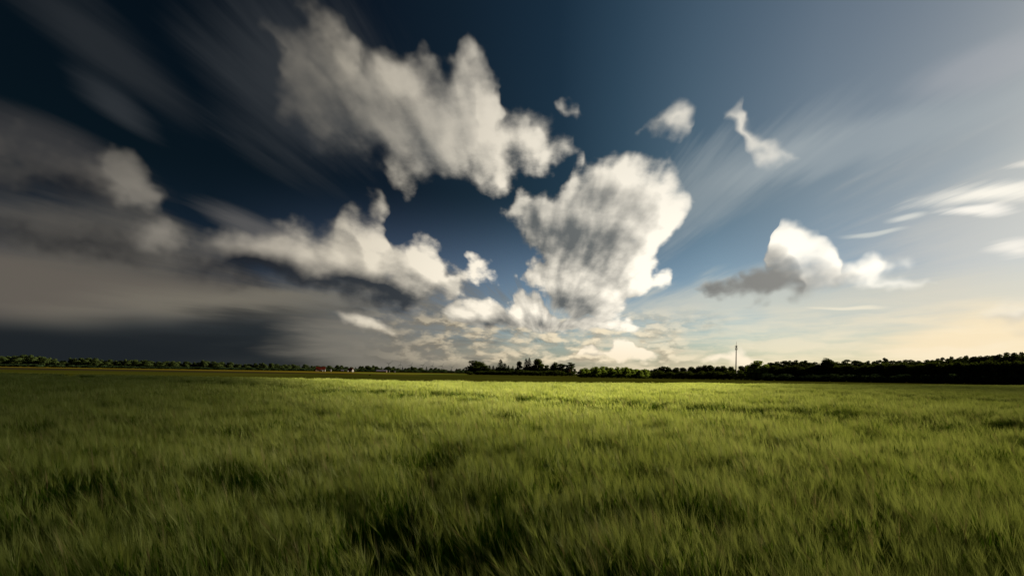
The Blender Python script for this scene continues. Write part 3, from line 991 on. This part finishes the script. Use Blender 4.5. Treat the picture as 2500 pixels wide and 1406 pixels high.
for i, (px, top) in enumerate(PINES):
    lab = '%s dark skyline pine right of the big spreading tree by the mast' % nth(i + 1)
    if px == 2161:
        lab = 'dark pine with a raised knobbly top between lower pines of the right wood'
    if px == 2456:
        lab = 'tall dark pine near the right edge, among the highest of the wood'
    tree(px + rng.uniform(-3, 3), top + rng.normal(0, 1.3), 322 - (px - 1880) * 0.055 + 6 * (i % 2), rng.uniform(18, 42), 'wood_pine', lab, 'pines on the skyline of the right wood')
tree(2014, 872, 305, 34, 'broad', 'tall double headed tree rising above the right wood', None, 2)
tree(2030, 876, 303, 34, 'broad', 'leafy tree touching the right side of the double headed tree', None, 4)
tree(2050, 893, 299, 30, 'young', 'lit leafy tree at the right foot of the double headed tree', None, 0)
for i, px in enumerate(range(1884, 2640, 19)):
    tree(px, 890 - (px - 1884) * 0.022 + (i * 5) % 7, 308 - (px - 1884) * 0.05, 40, 'broad', '%s dark leafy tree from the mast side in the front of the tall right wood' % nth(i + 1), 'leafy trees in front of the right wood')
for i, px in enumerate(range(1878, 2640, 22)):
    tree(px, 910 + (i * 3) % 5, 296 - (px - 1884) * 0.045, 34, 'dark_bush', '%s black shaded shrub from the mast side along the foot of the tall right wood' % nth(i + 1), 'shaded shrubs along the right wood')
for i, px in enumerate(range(1880, 2640, 20)):
    tree(px, float(np.interp(px, [q[0] for q in PINES], [q[1] for q in PINES])) + 1.5 + (i * 3) % 4, 344 - (px - 1884) * 0.05, 44, 'broad', 'dark tree deep inside the tall right wood', 'trees inside the right wood')

for i, px in enumerate(range(1596, 2640, 17)):
    tree(px, (904 if px < 1860 else 899) + (i * 3) % 5, 362 - max(0, px - 1884) * 0.05, 34, 'dark_bush', 'dark undergrowth shrub deep inside the right wood', 'undergrowth inside the right wood')

# the long wood on the left, far off
LTOP = [(-120, 866), (0, 867), (30, 868), (60, 865), (85, 868), (115, 869), (140, 880), (170, 876), (190, 873), (225, 872), (260, 877), (320, 878), (370, 879), (400, 881), (450, 883), (520, 882), (600, 887), (690, 887), (730, 889), (800, 892), (850, 894), (880, 893), (930, 893),
        (985, 897), (1015, 895.5), (1060, 898.5), (1100, 901), (1128, 900), (1200, 903)]
lx, ly = [p[0] for p in LTOP], [p[1] for p in LTOP]


def left_dist(px):
    return float(np.interp(px, [-120, 0, 640, 1130], [850, 870, 960, 1250]))


px = -110.0
i = 0
seen = [0, 0, 0, 0]
while px < 1150:
    top = float(np.interp(px, lx, ly)) + rng.normal(0, 1.5)
    w = rng.uniform(11, 32) * (1.0 if px < 650 else 0.75)
    far = px > 640
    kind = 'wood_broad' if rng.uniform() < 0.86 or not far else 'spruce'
    seen[far] += px > 0
    lab = ('%s dark round tree from the left edge on the skyline of the long wood' % nth(max(1, seen[0])) if not far else '%s small far tree from the farmhouse end on the low wood below the turbines' % nth(max(1, seen[1])))
    if px <= 0:
        lab = 'dark round tree of the long wood beyond the left edge of the picture'
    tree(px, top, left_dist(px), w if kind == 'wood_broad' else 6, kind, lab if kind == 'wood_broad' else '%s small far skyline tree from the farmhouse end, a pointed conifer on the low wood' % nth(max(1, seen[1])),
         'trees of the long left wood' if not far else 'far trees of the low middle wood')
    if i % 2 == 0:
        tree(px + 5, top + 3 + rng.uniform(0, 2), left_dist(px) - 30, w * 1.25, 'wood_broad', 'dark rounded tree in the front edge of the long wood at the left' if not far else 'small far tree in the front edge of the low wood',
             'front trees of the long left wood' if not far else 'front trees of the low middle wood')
    if i % 2 == 1:
        tree(px + 4, hor(px) - 4.5 + rng.uniform(-1, 1), left_dist(px) - 45, w * 1.3, 'dark_bush', 'shaded shrub along the foot of the long left wood' if not far else 'small far shrub along the foot of the low wood',
             'shrubs along the long left wood' if not far else 'shrubs along the low middle wood')
    px += w * 0.62
    i += 1
for i, px in enumerate(range(1545, 1660, 9)):
    tree(px, 901 + (i % 3) * 0.6, 1500, 14, 'broad', 'hazy far tree seen through the gap beside the young trees', 'far trees in the gap')
tree(904, 911.5, 222, 4.0, 'bush', 'tiny lone dark bush standing in the olive meadow strip', None)

# ------------------------------------------------------------------ farm buildings


def house(name, px, dist, w, depth, wall_h, ridge_h, label, wallm, roofm, rz=0.0, windows=3, chimney=True):
    root = tag(empty(name, at(px, dist), rz), label, 'house' if windows else 'shed')
    x0, x1, y0, y1 = -w / 2, w / 2, -depth / 2, depth / 2
    wl = MB()
    wl.box(x0, x1, y0, y1, -0.1, wall_h)
    for x in (x0, x1):
        wl.face([(x, y0, wall_h), (x, y1, wall_h), (x, 0, ridge_h - 0.25)])
    wl.build('wall', wallm, root)
    rf = MB()
    for s in (-1, 1):
        e = 0.5
        a = (x0 - e, s * (depth / 2 + e), wall_h - 0.35)
        b = (x1 + e, s * (depth / 2 + e), wall_h - 0.35)
        c, d_ = (x1 + e, 0, ridge_h), (x0 - e, 0, ridge_h)
        up = Vector((0, 0, 0.22))
        lo = [Vector(p) for p in (a, b, c, d_)]
        hi = [p + up for p in lo]
        rf.face(hi)
        rf.face(lo[::-1])
        for i_ in range(4):
            j_ = (i_ + 1) % 4
            rf.face([lo[i_], lo[j_], hi[j_], hi[i_]])
    ro = rf.build('roof', roofm, root)
    if chimney:
        ch = MB()
        ch.box(w * 0.18, w * 0.18 + 0.7, -0.35, 0.35, ridge_h - 0.9, ridge_h + 1.0)
        ch.build('chimney', M['tile'], ro)
    for i_ in range(windows):
        x = x0 + w * (i_ + 0.7) / (windows + 0.4)
        wn = MB()
        wn.box(x - 0.5, x + 0.5, y0 - 0.06, y0 + 0.02, wall_h * 0.38, wall_h * 0.38 + 1.25)
        wo = wn.build('window', M['plaster'], root)
        gl = MB()
        gl.box(x - 0.42, x + 0.42, y0 - 0.10, y0 - 0.065, wall_h * 0.38 + 0.08, wall_h * 0.38 + 1.17)
        gl.build('pane', M['glass'], wo)
    dr = MB()
    dr.box(x1 - 1.9, x1 - 0.9, y0 - 0.08, y0 + 0.02, 0, 2.05)
    dr.build('door', M['timber'], root)
    return root


house('farmhouse', 783, 905, 15, 9, 3.2, 8.2, 'red roofed white farmhouse at the edge of the left wood', M['plaster'], M['tile'], 0.25)
house('barn', 773, 885, 7, 6, 2.6, 5.0, 'low red roofed barn against the left side of the farmhouse', M['timber'], M['tile'], -0.9, 0, False)
house('shed', 786, 870, 2.8, 2.4, 2.3, 2.9, 'small bright white shed in front of the red roofed farmhouse', M['plaster'], M['plaster'], 0.1, 0, False)
house('house', 856, 930, 9, 7, 3.0, 6.6, 'small dark red roofed house right of the farmhouse', M['plaster'], M['tile'], -0.2, 2)
house('shed', 848, 915, 2.6, 2.4, 2.2, 2.8, 'white shed just left of the small dark red roofed house', M['plaster'], M['plaster'], 0, 0, False)
house('shed', 807, 925, 2.2, 2.2, 3.6, 4.2, 'lone white hut between the farmhouse and the small house', M['plaster'], M['plaster'], 0, 0, False)
house('shed', 836, 915, 4.5, 3, 2.2, 3.4, 'grey roofed white shed between the lone hut and the small house', M['plaster'], M['slate'], 0.3, 0, False)
house('long_barn', 932, 985, 19, 9, 2.6, 4.4, 'long low barn with purple grey roof under the wood', M['timber'], M['slate'], 0.05, 0, False)
house('shed', 950, 965, 1.4, 1.4, 3.4, 3.9, 'narrow white hut right of the long low barn', M['plaster'], M['plaster'], 0, 0, False)
house('shed', 963, 985, 2.4, 2.0, 2.2, 2.9, 'tiny white hut, rightmost of the farm buildings', M['plaster'], M['plaster'], 0, 0, False)

# ------------------------------------------------------------------ radio mast
dm = 415.0
mast = tag(empty('radio_mast', at(1796.5, dm)), 'tall slim radio mast with antennas standing in front of the right wood', 'mast')
TOPZ = (hor(1796.5) - 833) * dm / F + EYE
p = MB()
p.tube([(0, 0, -0.3), (0, 0, TOPZ * 0.45), (0, 0, TOPZ * 0.87)], [0.50, 0.40, 0.30], 12)
p.build('pole', M['concrete'], mast, True)
p = MB()
p.tube([(0, 0, TOPZ * 0.87), (0, 0, TOPZ * 0.96), (0, 0, TOPZ)], [0.14, 0.10, 0.05], 8)
p.build('top_spike', M['concrete'], mast)
for z in (TOPZ * 0.80, TOPZ * 0.865):
    p = MB()
    p.tube([(0, 0, z - 0.9), (0, 0, z - 0.78)], [0.66, 0.66], 12)
    ring = p.build('platform', M['concrete'], mast)
    for j in range(3):
        a = j * 2.094 + (0.4 if z > TOPZ * 0.83 else 0.0)
        q = MB()
        cx, cy = math.cos(a) * 0.78, math.sin(a) * 0.78
        q.tube([(cx, cy, z - 0.85), (cx, cy, z - 0.80), (cx, cy, z + 0.80), (cx, cy, z + 0.85)], [0.05, 0.19, 0.19, 0.05], 8)
        q.tube([(cx * 0.35, cy * 0.35, z), (cx * 0.9, cy * 0.9, z)], [0.05, 0.05], 4)
        q.build('antenna', M['panel'], mast)

# ------------------------------------------------------------------ wind turbines far behind the wood
ORD = ['leftmost', 'second from left', 'third from left', 'fourth from left', 'third from right', 'second from right', 'rightmost']
tw = MB()
tw.tube([(0, 0, -1), (0, 0, 30), (0, 0, 62)], [2.3, 1.9, 1.4], 10)
tower_mesh = tw.mesh('tower', M['turbine'], True)
nc = MB()
nc.tube([(0, -4.2, 63), (0, -3.6, 63), (0, 3.0, 63.2), (0, 4.2, 63.2)], [0.8, 1.9, 2.0, 1.3], 8)
nacelle_mesh = nc.mesh('nacelle', M['turbine'])
hb = MB()
hb.tube([(0, -6.0, 63), (0, -5.2, 63), (0, -4.2, 63)], [0.3, 1.5, 1.8], 8)
hub_mesh = hb.mesh('hub', M['turbine'])
bl = MB()
bl.tube([(0, 0, 0), (0.5, 0, 5), (0.9, 0, 11), (0.4, 0, 25), (0, 0, 42)], [1.0, 1.5, 1.9, 1.2, 0.25], 6)
blade_mesh = bl.mesh('blade', M['turbine'])
for i, (px, hub, turn) in enumerate(((949, 888, 0.9), (978, 890, 0.0), (1004, 891.5, 0.35), (1032, 892, 0.75), (1056, 893, 0.15), (1079, 893.5, 0.5), (1103, 896.5, 1.0))):
    dist = 60.7 * F / (hor(px) - hub)
    root = tag(empty('wind_turbine', at(px, dist), 0.4), '%s of the faint wind turbines above the distant wood' % ORD[i], 'wind turbine', 'wind turbines on the horizon')
    for nm, me in (('tower', tower_mesh), ('nacelle', nacelle_mesh), ('hub', hub_mesh)):
        link(bpy.data.objects.new(nm, me), root)
    for j in range(3):
        o = link(bpy.data.objects.new('blade', blade_mesh), root)
        o.location = (0, -5.0, 63)
        o.rotation_euler = (0, turn + j * 2.094, 0)

# ------------------------------------------------------------------ two made-up clouds, unseen beyond the right rim, added to darken the field's sides


def added_shade_cloud(name, label, foot, heading, along, across, thick, sigma, height, seed):
    """foot: middle of the shade it throws on the field"""
    vm = bpy.data.materials.new(name)
    vm.use_nodes = True
    k = Net(vm.node_tree)
    for nd in list(k.t.nodes):
        k.t.nodes.remove(nd)
    pv = k.n('ShaderNodeVolumePrincipled')
    pv.inputs['Color'].default_value = (0.35, 0.36, 0.38, 1)
    pv.inputs['Density'].default_value = sigma
    pv.inputs['Anisotropy'].default_value = 0.0
    k.put(k.n('ShaderNodeOutputMaterial').inputs['Volume'], pv.outputs[0])
    n = 48
    g = np.linspace(-1, 1, n + 1)
    a, b = np.meshgrid(g, g)
    prof = np.clip(1 - b * b, 0, 1) ** 0.85 * np.clip(1 - a ** 4, 0, 1)
    x, y = a * along, b * across * (1 - 0.25 * a * a)
    lump = value_noise(x, y, along / 4, seed) * 0.5 + value_noise(x, y, along / 12, seed + 1) * 0.5
    up = prof * thick * (0.55 + 0.9 * lump)
    dn = -prof * thick * 0.35
    # sheared along the sun's rays, so that the added shade keeps sharp rims
    lean = Matrix.Rotation(-(math.pi / 2 - heading), 2) @ Vector((SUN.x / SUN.z, SUN.y / SUN.z))
    idx = np.arange((n + 1) ** 2).reshape(n + 1, n + 1)
    verts = [(x[i, j] + lean.x * up[i, j], y[i, j] + lean.y * up[i, j], up[i, j]) for i in range(n + 1) for j in range(n + 1)]
    lower = {}
    for i in range(n + 1):
        for j in range(n + 1):
            if 0 < i < n and 0 < j < n:
                lower[i, j] = len(verts)
                verts.append((x[i, j] + lean.x * dn[i, j], y[i, j] + lean.y * dn[i, j], dn[i, j]))
            else:
                lower[i, j] = int(idx[i, j])
    faces = []
    for i in range(n):
        for j in range(n):
            faces.append((int(idx[i, j]), int(idx[i, j + 1]), int(idx[i + 1, j + 1]), int(idx[i + 1, j])))
            faces.append((lower[i + 1, j], lower[i + 1, j + 1], lower[i, j + 1], lower[i, j]))
    me = bpy.data.meshes.new(name)
    me.from_pydata(verts, [], faces)
    me.materials.append(vm)
    me.update()
    o = link(bpy.data.objects.new(name, me))
    shift = SUN * (height / SUN.z)
    o.location = Vector((foot[0], foot[1], 0)) + shift
    o.rotation_euler = (0, 0, math.pi / 2 - heading)
    tag(o, label, 'added_shade_cloud')
    return o


def under(edge, heading, side, along, across):
    """middle of a cloud's shade whose long rim passes over a point of the field"""
    dirv = Vector((math.sin(heading), math.cos(heading)))
    nrm = Vector((dirv.y, -dirv.x)) * side
    return Vector(edge) + dirv * (along * 0.35) + nrm * across


added_shade_cloud('added_shade_cloud', 'added unseen grey volume over the far right, shading the left of the field', under((4.9, -1.4), R(-26), -1, 96, 36), R(-26), 96, 36, 8, 0.190, 160, 5)
added_shade_cloud('added_shade_cloud', 'thinner added unseen grey volume over the far right, shading the right of the field', under((-10.0, -1.4), R(28), 1, 150, 42), R(28), 150, 42, 7, 0.105, 160, 9)
